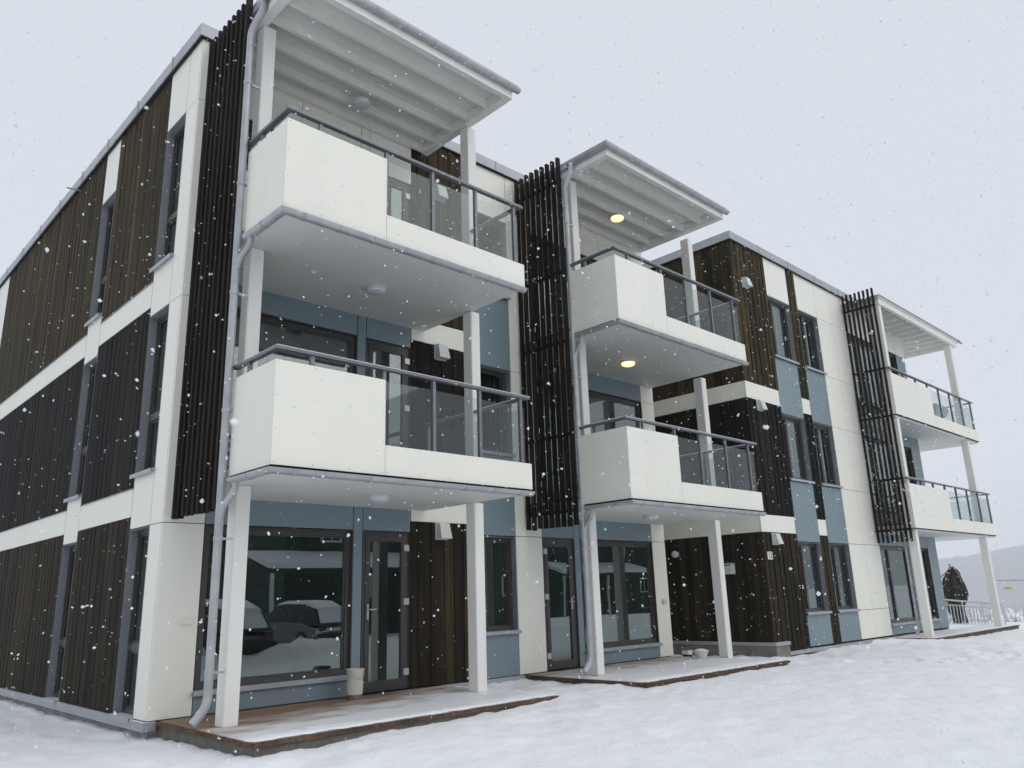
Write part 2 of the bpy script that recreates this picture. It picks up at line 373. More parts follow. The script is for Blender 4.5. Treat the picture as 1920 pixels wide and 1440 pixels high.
def door(face, u0, u1, z0, z1, hinge_side=1):
    mb = MB(); d0, d1 = .03, .12; fw = .055
    mb.box(face.p(u0, d0, z0), face.p(u0+fw, d1, z1)).box(face.p(u1-fw, d0, z0), face.p(u1, d1, z1)).box(face.p(u0+fw, d0, z1-fw), face.p(u1-fw, d1, z1)).box(face.p(u0+fw, d0, z0), face.p(u1-fw, d1, z0+.03))
    dr = mb.build('door', 'frame', B)
    a, b, c, d = u0+fw+.004, u1-fw-.004, z0+.034, z1-fw-.004; st = .075
    lf = MB(); e0, e1 = .022, .08
    lf.box(face.p(a, e0, c), face.p(a+st, e1, d)).box(face.p(b-st, e0, c), face.p(b, e1, d)).box(face.p(a+st, e0, c), face.p(b-st, e1, c+.10)).box(face.p(a+st, e0, d-st), face.p(b-st, e1, d))
    lf.build('door_leaf', 'frame', dr)
    box('pane', 'glass', dr, face.p(a+st-.004, .045, c+.096), face.p(b-st+.004, .053, d-st+.004))
    hu = u1-fw if hinge_side > 0 else u0+fw
    for hz in (z0+.22, (z0+z1)/2+.1, z1-.22): box('hinge', 'steel', dr, face.p(hu-.045, .002, hz-.045), face.p(hu+.045, .03, hz+.045))
    hd = MB(); ku = u0+fw+.05 if hinge_side > 0 else u1-fw-.05
    hd.box(face.p(ku-.015, .012, z0+.95), face.p(ku+.015, .022, z0+1.15)); hd.tube([face.p(ku, .02, z0+1.08), face.p(ku, -.035, z0+1.08), face.p(ku+.11*hinge_side, -.035, z0+1.08)], .009, 8); hd.build('handle', 'steel', dr)
    tr = MB(); tr.box(face.p(u0-.006, 0, z0), face.p(u0, .09, z1)).box(face.p(u1, 0, z0), face.p(u1+.006, .09, z1)).box(face.p(u0, 0, z1), face.p(u1, .09, z1+.006)); tr.build('reveal', 'frame', dr)
    return dr
def vent(face, u, z, wd=.21, ht=.235):
    mb = MB(); P = face.p
    v = [P(u, -.02, z), P(u+wd, -.02, z), P(u+wd, -.02, z+ht), P(u, -.02, z+ht), P(u, -.155, z), P(u+wd, -.155, z), P(u+wd-.012, -.10, z+ht), P(u+.012, -.10, z+ht)]
    mb.add(v, [(3, 2, 6, 7), (7, 6, 5, 4), (0, 3, 7, 4), (1, 5, 6, 2), (0, 4, 5, 1)])
    mb.box(P(u-.012, -.02, z-.012), P(u+wd+.012, .0, z+ht+.012))
    return mb.build('vent_hood', 'vent', B)

# --- solid core, floors and roof
core = MB()
core.box((1.7, 1.7, -.4), (8.9, 13.9, 8.8)).box((13.2, .5, -.4), (20.4, 6.9, 8.8))
for k in range(4):
    z0, z1 = (k*H-.36, k*H-.02)
    core.box((.05, .05, z0), (9.9, 1.69, z1)).box((.05, 1.7, z0), (1.69, 13.95, z1)).box((11.58, -1.25, z0), (21.3, .49, z1)).box((11.58, .5, z0), (13.19, 6.9, z1))
core.box((2.69, .06, 0), (2.76, 1.69, 8.6)).box((4.66, .06, 0), (4.74, 1.69, 8.6)).box((6.0, .06, 0), (6.1, 1.69, 8.6)).box((9.88, .05, -.3), (9.94, 13.9, 8.85)).box((14.2, -1.24, 0), (14.3, .49, 8.6)).box((16.3, -1.24, 0), (16.4, .49, 8.6))
core.box((.06, 1.15, 0), (1.69, 1.22, 8.6)).box((.06, 4.05, 0), (1.69, 4.12, 8.6)).box((.06, 10.9, 0), (1.69, 10.96, 8.6))
core.build('wall', 'interior', B)
rf = MB(); rf.box((.02, .02, 8.84), (9.93, 13.98, 8.98)).box((11.54, -1.285, 8.84), (21.35, 6.98, 8.98)).box((9.93, 3, 8.84), (11.54, 6.98, 8.98))
rf.build('roof', 'flash', B)
# hidden faces: right end, back, recessed stair link between the blocks
for a, b in (((21.34, -1.3, -.3), (21.37, 7, 8.86)), ((0, 13.97, -.3), (9.95, 14.0, 8.86)), ((11.52, 6.97, -.3), (21.34, 7.0, 8.86)), ((9.92, .035, -.3), (9.95, 13.97, 8.86)), ((9.955, 3.0, -.3), (11.515, 3.03, 8.86))):
    box('wall_panel', 'cream', B, a, b)
# --- plinth and its cap flashing
pl = MB(); pl.box((.03, .03, -.7), (9.92, 13.95, -.105)).box((11.58, -1.27, -.7), (21.34, 6.95, -.105))
pl.build('plinth', 'concrete', B)
cap = MB(); cap.box((-.05, -.05, -.10), (.09, -.002, -.004)); cap.box((-.05, -.002, -.10), (-.003, 13.9, -.004)); cap.box((-.003, .0, -.10), (.06, 13.9, -.012)); cap.build('base_flashing', 'flash', B)
box('base_flashing', 'flash', B, (4.16, -.05, -.10), (5.82, -.002, -.006)); box('base_flashing', 'flash', B, (12.022, -1.36, -.10), (17.07, -1.306, -.034))
hp = MB(); hp.box((11.46, -1.37, -.6), (12.0, -1.31, .10)); hp.box((11.46, -1.31, -.6), (11.515, 2.95, .10)); hp.build('plinth', 'concrete', B)
hc = MB(); hc.box((11.44, -1.39, .105), (12.02, -1.306, .17)); hc.box((11.44, -1.306, .105), (11.519, 2.95, .17)); hc.build('base_flashing', 'flash', B)

# --- gable wall
JZ = (2.18, 2.18+H, 2.18+2*H); TOP = 8.87
for a, b in zip((-.0,)+JZ, JZ+(TOP,)): panel(GA, 'cream', .031, .405, a, b)
for (w0, w1) in ((.41, 1.09), (3.30, 3.98)):
    for k in range(3):
        zf = k*H
        window(GA, w0+.008, w1-.008, zf+.012, zf+2.165, trans=(zf+.76,), rec=.10, curtain=[(w0+.02, w1-.25, 'darkcurtain')] if k != 1 else [(w0+.3, w1-.05, 'darkcurtain')])
        panel(GA, 'cream', w0, w1, zf+2.18, zf+H-.01 if k < 2 else TOP)
BZ = ((2.335, 2.70), (5.185, 5.56))
for (u0, u1, jf) in ((1.1, 3.29, None), (3.99, 10.87, 8.0)):
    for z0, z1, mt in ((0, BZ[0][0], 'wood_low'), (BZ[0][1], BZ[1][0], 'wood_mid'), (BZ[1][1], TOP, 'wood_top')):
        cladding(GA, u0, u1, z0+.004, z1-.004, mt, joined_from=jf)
    for z0, z1 in BZ:
        n = 1 if u1-u0 < 3 else 3
        for i in range(n): panel(GA, 'cream', u0+(u1-u0)*i/n, u0+(u1-u0)*(i+1)/n, z0, z1)
for a, b in zip((-.0,)+JZ, JZ+(TOP,)): panel(GA, 'cream', 10.88, 13.96, a, b)
# thin drip trims above the cream bands
for z in (2.70, 5.56):
    for u0, u1 in ((1.1, 3.29), (3.99, 10.87)): box('drip_trim', 'reveal', B, (-.014, u0, z-.003), (.03, u1, z+.006))

# --- front wall, first block
def bay_window(face, u0, u1, mulls=()):
    for k in range(3):
        zf = k*H
        panel(face, 'blue', u0, u1, zf, zf+.245)
        window(face, u0+.008, u1-.008, zf+.27, zf+2.16, mulls=mulls, rec=.05, fw=.065, rmat='frame')
        if k < 2: panel(face, 'blue', u0, u1, zf+2.175, zf+H-.005)
        else: panel(face, 'cream', u0, (u0+u1)/2, zf+2.175, TOP); panel(face, 'cream', (u0+u1)/2, u1, zf+2.175, TOP)
def door_bay(face, u0, u1, hs):
    for k in range(3):
        zf = k*H; door(face, u0+.008, u1-.008, zf+.015, zf+2.165, hs)
        panel(face, 'blue' if k < 2 else 'cream', u0, u1, zf+2.175, zf+H-.005 if k < 2 else TOP)
def blue_strip(face, u0, u1):
    for k in range(3): panel(face, 'blue', u0, u1, k*H, k*H+(H-.005 if k < 2 else 2.175))
    panel(face, 'cream', u0, u1, 2*H+2.175, TOP)
def pilaster(face, u0, u1):
    for a, b in zip((0,)+JZ, JZ+(TOP,)): panel(face, 'cream', u0, u1, a, b)
def win_bay(face, u0, u1, mull, curt, kmax=3):
    for k in range(3):
        zf = k*H; lo = zf if k == 0 else zf-H+2.175
        panel(face, 'blue', u0, u1, lo, zf+.635)
        window(face, u0+.012, u1-.012, zf+.69, zf+2.155, mulls=(mull,), rec=.10, curtain=curt[k])
    panel(face, 'cream', u0, u1, 2*H+2.175, TOP)
def wood_bay(face, u0, u1, zb=0, narrow=False):
    w = (.095, .12, .145)
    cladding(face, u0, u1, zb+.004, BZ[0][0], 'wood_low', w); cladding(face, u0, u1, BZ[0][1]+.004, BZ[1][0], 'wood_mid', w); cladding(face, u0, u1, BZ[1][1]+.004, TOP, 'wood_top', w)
    for z0, z1 in BZ: panel(face, 'cream', u0, u1, z0, z1)
pilaster(FR, .0, .503)
bay_window(FR, .505, 2.605); blue_strip(FR, 2.61, 2.762); door_bay(FR, 2.765, 3.59, 1)
wood_bay(FR, 3.60, 4.695)
for k in range(3): vent(FR, 4.06, k*H+2.09)
cs = lambda a, b, m='curtain': [(a, b, m)]
win_bay(FR, 4.70, 5.755, 5.06, [cs(5.2, 5.7, 'darkcurtain')]*3)
pilaster(FR, 5.76, 6.39); door_bay(FR, 6.395, 7.205, -1); blue_strip(FR, 7.21, 7.36); bay_window(FR, 7.365, 9.515); pilaster(FR, 9.52, 9.95)
# --- second block, its left return and front
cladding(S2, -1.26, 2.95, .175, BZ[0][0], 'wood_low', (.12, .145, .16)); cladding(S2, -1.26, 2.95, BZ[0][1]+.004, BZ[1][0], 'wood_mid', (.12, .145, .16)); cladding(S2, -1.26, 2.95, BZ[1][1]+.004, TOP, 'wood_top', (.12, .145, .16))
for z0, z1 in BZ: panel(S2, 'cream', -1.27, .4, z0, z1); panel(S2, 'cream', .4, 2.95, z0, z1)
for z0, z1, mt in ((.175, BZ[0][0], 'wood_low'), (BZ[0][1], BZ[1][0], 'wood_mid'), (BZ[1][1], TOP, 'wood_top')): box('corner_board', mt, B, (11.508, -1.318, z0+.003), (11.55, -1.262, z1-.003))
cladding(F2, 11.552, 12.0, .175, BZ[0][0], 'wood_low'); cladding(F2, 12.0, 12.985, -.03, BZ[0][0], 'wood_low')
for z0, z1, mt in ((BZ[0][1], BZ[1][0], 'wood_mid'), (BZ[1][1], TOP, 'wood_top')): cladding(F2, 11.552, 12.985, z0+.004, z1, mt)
for z0, z1 in BZ: panel(F2, 'cream', 11.52, 12.985, z0, z1)
for k in range(3): vent(F2, 11.89, k*H+2.09, .20, .215)
win_bay(F2, 12.99, 14.085, 13.36, [[(13.05, 13.25, 'curtain'), (13.42, 13.72, 'curtain')], [(13.05, 13.3, 'curtain'), (13.45, 13.8, 'curtain')], [(13.05, 13.3, 'curtain'), (13.45, 13.85, 'curtain')]])
wood_bay(F2, 14.09, 14.495, -.03)
win_bay(F2, 14.50, 15.555, 14.95, [[(14.6, 15.0, 'curtain'), (15.1, 15.5, 'darkcurtain')], cs(14.6, 15.4, 'darkcurtain'), [(14.6, 15.2, 'darkcurtain'), (15.2, 15.32, 'curtain')]])
EZ = (0, .65, 2.18, 3.50, 5.045, 6.37, 7.91, TOP)
for a, b in zip(EZ[:-1], EZ[1:]): panel(F2, 'cream', 15.56, 16.44, a, b); panel(F2, 'cream', 16.44, 17.35, a, b)
bay_window(F2, 17.355, 19.25, mulls=(17.95,)); blue_strip(F2, 19.255, 19.9)
for k in range(3):
    zf = k*H; panel(F2, 'blue', 19.905, 20.69, zf, zf+.245); window(F2, 19.92, 20.675, zf+.27, zf+2.16, rec=.05, rmat='frame')
    panel(F2, 'blue' if k < 2 else 'cream', 19.905, 20.69, zf+2.175, zf+H-.005 if k < 2 else TOP)
blue_strip(F2, 20.695, 21.37)
# --- parapet flashings with standing seams
def parapet(a, b, seams, axis_):
    p = box('parapet_flashing', 'flash', B, a, b)
    for s in seams:
        if axis_ == 'y': box('seam', 'flash', p, (a[0]-.012, s-.02, a[2]-.012), (b[0]+.01, s+.02, b[2]+.03))
        else: box('seam', 'flash', p, (s-.012, a[1]-.008, a[2]-.006), (s+.012, b[1], b[2]+.01))
parapet((-.06, -.06, TOP+.004), (.25, 14.06, 9.06), [.96+1.43*i for i in range(9)], 'y')
parapet((.255, -.06, TOP+.004), (10.0, .25, 9.06), [1.3, 2.7, 4.1, 5.5, 6.9, 8.3], 'x')
parapet((9.72, .26, TOP+.004), (10.01, 14.06, 9.06), [2, 5], 'y')
parapet((11.46, -1.365, TOP+.004), (11.77, 7.06, 9.06), [], 'y')
parapet((11.775, -1.365, TOP+.004), (21.43, -1.06, 9.06), [12.75+1.42*i for i in range(6)], 'x')
parapet((21.12, -1.05, TOP+.004), (21.43, 7.06, 9.06), [], 'y')
so = MB(); so.tube([(.05, 5.5, 8.83), (-.24, 5.5, 8.81)], .015, 10); so.build('overflow_spout', 'flash', B, True)
tr = MB(); tr.box((-.045, -.04, TOP-.02), (-.012, 13.9, TOP+.003)); tr.box((-.012, -.04, TOP-.02), (9.9, -.012, TOP+.003)); tr.box((11.475, -1.35, TOP-.02), (11.5, 2.9, TOP+.003)); tr.box((11.5, -1.35, TOP-.02), (21.3, -1.33, TOP+.003)); tr.build('painted_shadow_line', 'dark', B)  # near-black strips stand in for the shadow line under the parapet

# --- gutters, downpipes
def half(r, t=.006, n=9):
    o = [(-r*math.cos(math.pi*i/n), -r*math.sin(math.pi*i/n)) for i in range(n+1)]
    return o+[((r-t)*math.cos(math.pi*i/n), -(r-t)*math.sin(math.pi*i/n)) for i in range(n+1)]
def gutter(parent, pts, r=.06):
    mb = MB(); mb.sweep(pts, half(r), True, True); g_ = relbuild(mb, 'gutter', 'zinc', parent, True)
    P = [Vector(p) for p in pts]
    for a, b in zip(P[:-1], P[1:]):
        L = (b-a).length; n = max(1, int(L/.46))
        for i in range(n):
            c = a+(b-a)*((i+.5)/n); d = (b-a).normalized()*.011
            mb = MB(); mb.sweep([c-d, c+d], half(r+.006, .007)); relbuild(mb, 'gutter_bracket', 'zinc', parent, True)
    return g_
def downpipe(pts, r=.042, brackets=(), inner=None):
    mb = MB(); P = rounded(pts, .10, 6); mb.tube(P, r, 14); o = mb.build('downpipe', 'zinc', B, True)
    for (x, y, z) in brackets:
        s = MB(); s.tube([(x, y, z-.02), (x, y, z+.02)], r+.007, 14); s.box((x+r*.5, y-.01, z-.012), (x+.16, y+.01, z+.012)); s.build('pipe_bracket', 'zinc', o, True)
    return o
# --- balconies
YF = -2.27
def balcony(x0, x1, k, dz, split, posts, right_y, back_y, lab, side_back=-1.30, gut=True, side_panel=True):
    zb = k*H-.30+dz                              # underside of the front panels
    sl = MB(); sl.box((x0+.05, YF+.06, zb-.065), (x1-.06, back_y, zb+.10)); b = sl.build('balcony', 'soffit', B); b['label'] = lab
    fl = box('floor', 'skirt', b, (x0+.06, YF+.08, zb+.104), (x1-.08, back_y-.01, zb+.14))
    t = .014; zt = zb+1.105; zl = zb+.34
    box('front_panel', 'cream', b, (x0, YF, zb), (split-.003, YF+t, zt)); box('low_panel', 'cream', b, (split+.003, YF, zb), (x1, YF+t, zl))
    if side_panel: box('side_panel', 'cream', b, (x0, YF+t+.002, zb), (x0+t, side_back, zt))
    box('low_panel', 'cream', b, (x1-t, YF+t+.002, zb), (x1, right_y, zl))
    fx = MB()
    for (a, b_, z0_, z1_) in ((x0, split, zb, zt), (split, x1, zb, zl)):
        nx_ = max(2, int(round((b_-a)/.45))+1); nz_ = 4 if z1_-z0_ > .6 else 2
        for i in range(nx_):
            for j in range(nz_):
                X0 = a+.03+(b_-a-.06)*i/(nx_-1); Z0 = z0_+.03+(z1_-z0_-.06)*j/(nz_-1)
                fx.add([(X0+.006*math.cos(q), YF-.0015, Z0+.006*math.sin(q)) for q in [math.pi*2*e/6 for e in range(6)]]+[(X0, YF-.003, Z0)], [(e, (e+1) % 6, 6) for e in range(6)])
    if side_panel:
        for i in range(3):
            for j in range(4):
                Y0 = YF+.04+(side_back-YF-.08)*i/2; Z0 = zb+.03+(zt-zb-.06)*j/3
                fx.add([(x0-.0015, Y0+.006*math.cos(q), Z0+.006*math.sin(q)) for q in [math.pi*2*e/6 for e in range(6)]]+[(x0-.003, Y0, Z0)], [(e, (e+1) % 6, 6) for e in range(6)])
    fo = relbuild(fx, 'fixings', 'reveal', b); fo['kind'] = 'stuff'
    zr = zb+1.25
    pr = [(-.034, -.024), (.034, -.024), (.036, .008), (.022, .022), (-.022, .022), (-.036, .008)]
    hr = MB(); hr.sweep([(x1+.015, YF+.03, zr), (x0+.03, YF+.03, zr), (x0+.03, side_back+.06, zr)], pr); hr.sweep([(x1-.05, YF+.07, zr-.002), (x1-.05, right_y, zr-.002)], pr); relbuild(hr, 'handrail', 'rail', b, True)
    yp = YF+.045
    for px in posts: box('post', 'rail', b, (px-.022, yp-.022, zb+.11), (px+.022, yp+.022, zr-.025))
    box('post', 'rail', b, (x0+.016, -1.62, zb+.11), (x0+.06, -1.575, zr-.025))
    ps = [p for p in posts if p >= split-.06]
    if ps[0] > split+.1: ps = [split]+ps
    for p, q in zip(ps[:-1], ps[1:]): box('pane', 'railglass', b, (p+.026, yp-.005, zl-.05), (q-.026, yp+.005, zt))
    if x1-ps[-1] > .12: box('pane', 'railglass', b, (ps[-1]+.026, yp-.005, zl-.05), (x1-.07, yp+.005, zt))
    n = max(1, int(round((right_y-YF)/.95))); L = (right_y-.05-yp)/n
    for i in range(n):
        if i: box('post', 'rail', b, (x1-.072, yp+L*i-.022, zb+.11), (x1-.028, yp+L*i+.022, zr-.028))
        box('pane', 'railglass', b, (x1-.055, yp+L*i+.03, zl-.05), (x1-.045, yp+L*(i+1)-.03, zt))
    box('post', 'rail', b, (x1-.072, right_y-.05, zb+.11), (x1-.028, right_y-.006, zr-.028))
    if gut: gutter(b, [(x1-.01, YF+.005, zb-.034), (x0+.01, YF+.005, zb-.034), (x0+.01, side_back-.06, zb-.034)], .06)
    sh = MB(); sh.box((x0+.02, YF+.02, zb-.02), (x1-.03, YF+.045, zb+.02)); sh.box((x0+.02, YF+.045, zb-.02), (x0+.045, side_back, zb+.02)); relbuild(sh, 'gap_shade_strip', 'dark', b)  # near-black strip put in as the shade of the gap below the panels
    return b
def canopy(x0, x1, z, ya, yb, joists, lab, gut=True, axis_='x', left_ret=-1.35):
    # z = underside of the beams
    cp = MB(); cp.box((x0-.05, ya-.04, z+.165), (x1+.05, yb, z+.20)); c = cp.build('canopy', 'soffit', B); c['label'] = lab
    box('roof_sheet', 'flash', c, (x0-.07, ya-.07, z+.202), (x1+.07, yb, z+.225))
    box('beam', 'whitewood', c, (x0, ya, z), (x1, ya+.09, z+.163))
    box('beam', 'whitewood', c, (x0, ya+.092, z-.004), (x0+.13, yb, z+.163)); box('beam', 'whitewood', c, (x1-.13, ya+.092, z-.004), (x1, yb, z+.163))
    if axis_ == 'x':
        for y in joists: box('joist', 'whitewood', c, (x0+.132, y-.028, z+.03), (x1-.132, y+.028, z+.163))
        box('joist', 'whitewood', c, (x0+.132, yb-.06, z+.01), (x1-.132, yb-.002, z+.163))
    else:
        for x in joists: box('joist', 'whitewood', c, (x-.03, ya+.092, z+.02), (x+.03, yb-.002, z+.163))
    fl = MB(); fl.box((x0-.066, ya-.03, z+.10), (x0-.052, yb, z+.20)); relbuild(fl, 'flashing', 'flash', c)
    if gut: gutter(c, [(x1+.09, ya-.05, z+.165), (x0-.05, ya-.05, z+.165), (x0-.05, left_ret, z+.165)], .06)
    return c
COL = .17
def column(x0, y0, z0, z1, wd=COL, dp=.19): return box('column', 'whitewood', B, (x0, y0, z0), (x0+wd, y0+dp, z1), bev=.008)
def screen(x, ya, yb, n, z0, z1, lab):
    dp = .038 if x < 12 else .025
    s = MB().box((x+dp+.001, ya, 8.395), (x+dp+.041, yb, 8.445)).build('slat_screen', 'slat', B); s['label'] = lab
    for z in (2.52, 3.78, 5.40, 6.66): box('crossbar', 'slat', s, (x+dp+.001, ya, z-.025), (x+dp+.041, yb, z+.025))
    for i in range(n):
        y = ya+(yb-ya)*i/(n-1); dz_ = random.uniform(-.012, .012)
        box('slat', 'slat', s, (x-dp, y-.024, z0+dz_), (x+dp, y+.024, z1+dz_))
    for z in (2.52, 5.40, 8.42): box('bracket', 'rail', s, (x+dp+.003, yb+.001, z-.02), (x+dp+.03, -.002 if x < 12 else -1.307, z+.02))
# first tower
b1p = (.62, 1.555, 2.285, 3.03, 3.76)
balcony(.18, 3.90, 1, 0, 1.555, b1p, -.08, -.004, 'first floor balcony nearest the gable corner')
balcony(.18, 3.90, 2, 0, 1.54, b1p, -.08, -.004, 'top floor balcony nearest the gable corner')
canopy(.24, 3.88, 8.53, -2.18, -.07, (-1.72, -1.28, -.84, -.42), 'beamed canopy over the balcony nearest the gable corner')
for x in (.325, 3.805):
    column(x, -1.21, 0.0, 2.497); column(x, -1.21, 2.705, 2*H-.37); column(x, -1.21, 2.705+H, 8.522)
screen(.13, -1.15, -.03, 9, 2.22, 8.84, 'dark slat screen beside the balconies nearest the gable corner')
# second tower
b2p = (6.40, 7.33, 8.06, 8.88, 9.66)
balcony(6.01, 9.92, 1, .018, 7.36, b2p, -.08, -.004, 'first floor balcony beside the dark wood return wall')
balcony(6.01, 9.92, 2, .02, 7.35, b2p, -.08, -.004, 'top floor balcony beside the dark wood return wall')
canopy(6.10, 9.80, 8.47, -2.18, -.07, (-1.72, -1.28, -.84, -.42), 'beamed canopy with a lit lamp over the middle balcony')
for x in (6.245, 9.95):
    column(x, -1.21, 0.0, 2.515) if x < 7 else column(x-.0, -1.21, -.06, 2.515)
    column(x, -1.21, 2.72, 2*H-.35); column(x, -1.21, 2.72+H, 8.462)
screen(6.0, -1.15, -.08, 9, 2.27, 8.82, 'dark slat screen between the first and middle balconies')
# third tower (no gutters on its balconies)
b3p = (18.27, 19.14, 20.02, 20.89, 21.81, 22.77, 23.69)
balcony(17.29, 23.85, 1, -.02, 20.13, b3p, -1.0, -.3, 'first floor balcony at the far end of the building', gut=False, side_back=-2.0)
balcony(17.27, 23.88, 2, 0, 20.10, b3p, -1.0, -.3, 'top floor balcony at the far end of the building', gut=False, side_back=-2.0)
canopy(17.32, 23.5, 8.46, -2.25, -.3, [17.6+.52*i for i in range(12)], 'beamed canopy over the far end balcony', gut=False, axis_='y')
for x in (17.41, 22.88):
    column(x, -2.2, -.04, 2.475); column(x, -2.2, 2.68, 2*H-.37); column(x, -2.2, 2.705+H, 8.452)
screen(17.19, -2.17, -1.37, 8, 2.22, 8.88, 'open dark slat screen beside the far end balconies')
rd = MB(); rd.tube([(23.48, -2.31, 8.63), (23.7, -2.31, 8.62)], .04, 10); rd.build('gutter', 'zinc', B, True)
# downpipes with swan necks
for (px, zt, dzz, gx) in ((.125, 8.69, 0, .19), (6.03, 8.63, .018, 6.02)):
    py = -1.27
    downpipe([(gx, py-.17, zt-.03), (gx, py-.17, zt-.16), (px, py, zt-.42), (px, py, .24), (px-.13, py+.02, .075)], .045, [(px, py, z) for z in (1.9, 3.3, 4.7, 6.1, 7.5, .55)])
    for k in (1, 2):
        zb = k*H-.30+dzz
        downpipe([(gx, py-.20, zb-.06), (gx, py-.20, zb-.17), (px+.01, py-.02, zb-.34), (px+.01, py-.015, zb-.43)], .036)
downpipe([(17.46, -1.90, 8.44), (17.46, -1.90, .13), (17.40, -1.86, .02)], .036, [(17.46, -1.90, 4), (17.46, -1.90, 1.2)])

# ------------------------------------------------------------------ small fixed fittings with a life of their own
def disc_lamp(x, y, z, lit, label):
    t = thing('ceiling_lamp', (x, y, z), label, 'lamp', 'round lamps under the balconies')
    MB().lathe([(.136, 0), (.138, -.016), (.13, -.024)]).build('lamp_base', 'vent', t, True)
    MB().lathe([(.128, -.0245), (.127, -.045), (.118, -.065), (.085, -.080), (.045, -.087), (.008, -.089)]).build('diffuser', 'lit' if lit else 'diffuser', t, True)
disc_lamp(2.20, -.62, 8.53, 0, 'unlit round lamp under the beamed canopy nearest the gable corner')
disc_lamp(2.22, -1.06, 2*H-.367, 0, 'unlit round lamp under the top balcony nearest the gable corner')
disc_lamp(2.23, -1.16, H-.367, 0, 'unlit round lamp under the lower balcony nearest the gable corner')
disc_lamp(8.05, -.84, 8.47, 1, 'lit round lamp under the canopy of the middle balcony')
disc_lamp(7.90, -.96, 2*H-.347, 1, 'lit round lamp under the top middle balcony slab')
disc_lamp(7.97, -1.16, H-.349, 0, 'unlit round lamp over the middle ground floor deck')
# house number plate 12
num = thing('house_number_sign', (11.60, -1.328, 1.77), 'white house number plate reading 12 on the dark wood corner', 'sign')
box('plate', 'leaf_white', num, (11.60, -1.334, 1.78), (11.80, -1.326, 1.935), bev=.002)
cu = bpy.data.curves.new('digits', 'FONT'); cu.body = '12'; cu.size = .165; cu.extrude = .002; cu.align_x = 'CENTER'; cu.align_y = 'CENTER'; cu.space_character = .95
tmp = bpy.data.objects.new('digits_tmp', cu); C.objects.link(tmp); bpy.context.view_layer.update()
me = bpy.data.meshes.new_from_object(tmp.evaluated_get(bpy.context.evaluated_depsgraph_get())); bpy.data.objects.remove(tmp)
MAT['ink'] = painted('black_paint', (.015, .015, .016), .5, .05, .01)
me.materials.clear(); dg = link('digits', me, 'ink', num, (.10, -.0085, .0875)); dg.rotation_euler = (math.pi/2, 0, 0)
# mailbox on the return wall
mbx = thing('mailbox', (11.5, -.45, 1.5), 'small pale grey box with dark lid fixed to the dark return wall', 'mailbox')
box('box', 'vent', mbx, (11.36, -.62, 1.52), (11.495, -.30, 1.74), bev=.006); MB().box((-.17, -.19, .245), (-.004, .17, .262)).build('lid', 'frame', mbx)
box('slot', 'dark', mbx, (11.356, -.58, 1.69), (11.3595, -.34, 1.705))
gl = thing('wall_lamp', (11.49, .78, 2.0), 'round white globe lamp on the dark return wall', 'lamp')
MB().lathe([(.01, -.075), (.045, -.062), (.07, -.03), (.077, 0), (.07, .03), (.045, .062), (.01, .075)], (-.10, 0, 0)).build('globe', 'diffuser', gl, True)
MB().lathe([(.045, -.05), (.045, .05)], (-.02, 0, 0), 12).build('lamp_base', 'vent', gl, True)
so1 = thing('socket_box', (.36, -.001, 1.0), 'small cream outdoor socket box on the corner panel', 'socket'); box('cover', 'cream', so1, (.30, -.045, 1.01), (.42, -.002, 1.08), bev=.006); box('flap', 'cream', so1, (.305, -.052, 1.02), (.415, -.0455, 1.055))
so2 = thing('socket_box', (9.75, -.001, .98), 'small grey socket box on the cream pilaster by the return wall', 'socket'); box('cover', 'vent', so2, (9.70, -.045, .98), (9.80, -.002, 1.07), bev=.006); box('flap', 'vent', so2, (9.705, -.052, .99), (9.795, -.0455, 1.04))

# ------------------------------------------------------------------ terrace decks
def deck(x0, x1, y0, zt, label):
    d = thing('wooden_deck', (x0, y0, zt), label, 'deck', 'terrace decks along the front')
    yb = -.056 if x0 < 12 else -1.42
    n = int((yb-y0)/.122); wd = (yb-y0)/n
    for i in range(n): box('board', 'deck', d, (x0+random.uniform(0, .006), y0+wd*i+.003, zt-.03), (x1-random.uniform(0, .006), y0+wd*(i+1)-.003, zt))
    box('fascia_board', 'fascia', d, (x0-.004, y0-.024, zt-.045), (x1+.004, y0-.001, zt-.004)); box('fascia_board', 'fascia', d, (x0-.026, y0-.022, zt-.043), (x0-.005, yb, zt-.006)); box('fascia_board', 'fascia', d, (x1+.005, y0-.022, zt-.043), (x1+.026, yb, zt-.006))
    sk = MB(); sk.box((x0+.01, y0+.005, zt-.6), (x1-.01, y0+.04, zt-.034)); sk.box((x0+.01, y0+.04, zt-.6), (x0+.045, yb, zt-.034)); sk.box((x1-.045, y0+.04, zt-.6), (x1-.01, yb, zt-.034)); relbuild(sk, 'skirting', 'skirt', d)
    # blown snow lying along the open edge
    gx = np.arange(x0-.01, x1+.015, .04); gy = np.arange(y0-.012, y0+1.5, .03); X_, Y_ = np.meshgrid(gx, gy)
    e = .34+.12*np.sin(X_*1.7+x0)+.35*fbm(X_, Y_, 11, .9, 3)+.12*fbm(X_, Y_, 12, 5, 3)+.12*sst(x0, x1, X_)
    Z_ = zt-.012+.034*(1-sst(.0, 1.0, (Y_-y0)/np.maximum(e*1.5, .1)))+.008*fbm(X_, Y_, 13, 12, 3)
    edge = np.minimum(Y_-y0+.012, np.minimum(X_-x0+.01, x1+.02-X_)); Z_ -= .016*(1-sst(0, .05, edge))
    ny_, nx_ = X_.shape; id_ = np.arange(nx_*ny_).reshape(ny_, nx_); F_ = np.stack([id_[:-1, :-1].ravel(), id_[:-1, 1:].ravel(), id_[1:, 1:].ravel(), id_[1:, :-1].ravel()], 1)
    o = link('snow_cover', npmesh('snow_cover', np.stack([X_.ravel()-x0, Y_.ravel()-y0, Z_.ravel()-zt], 1), F_, 'snow'), None, d); o['kind'] = 'stuff'
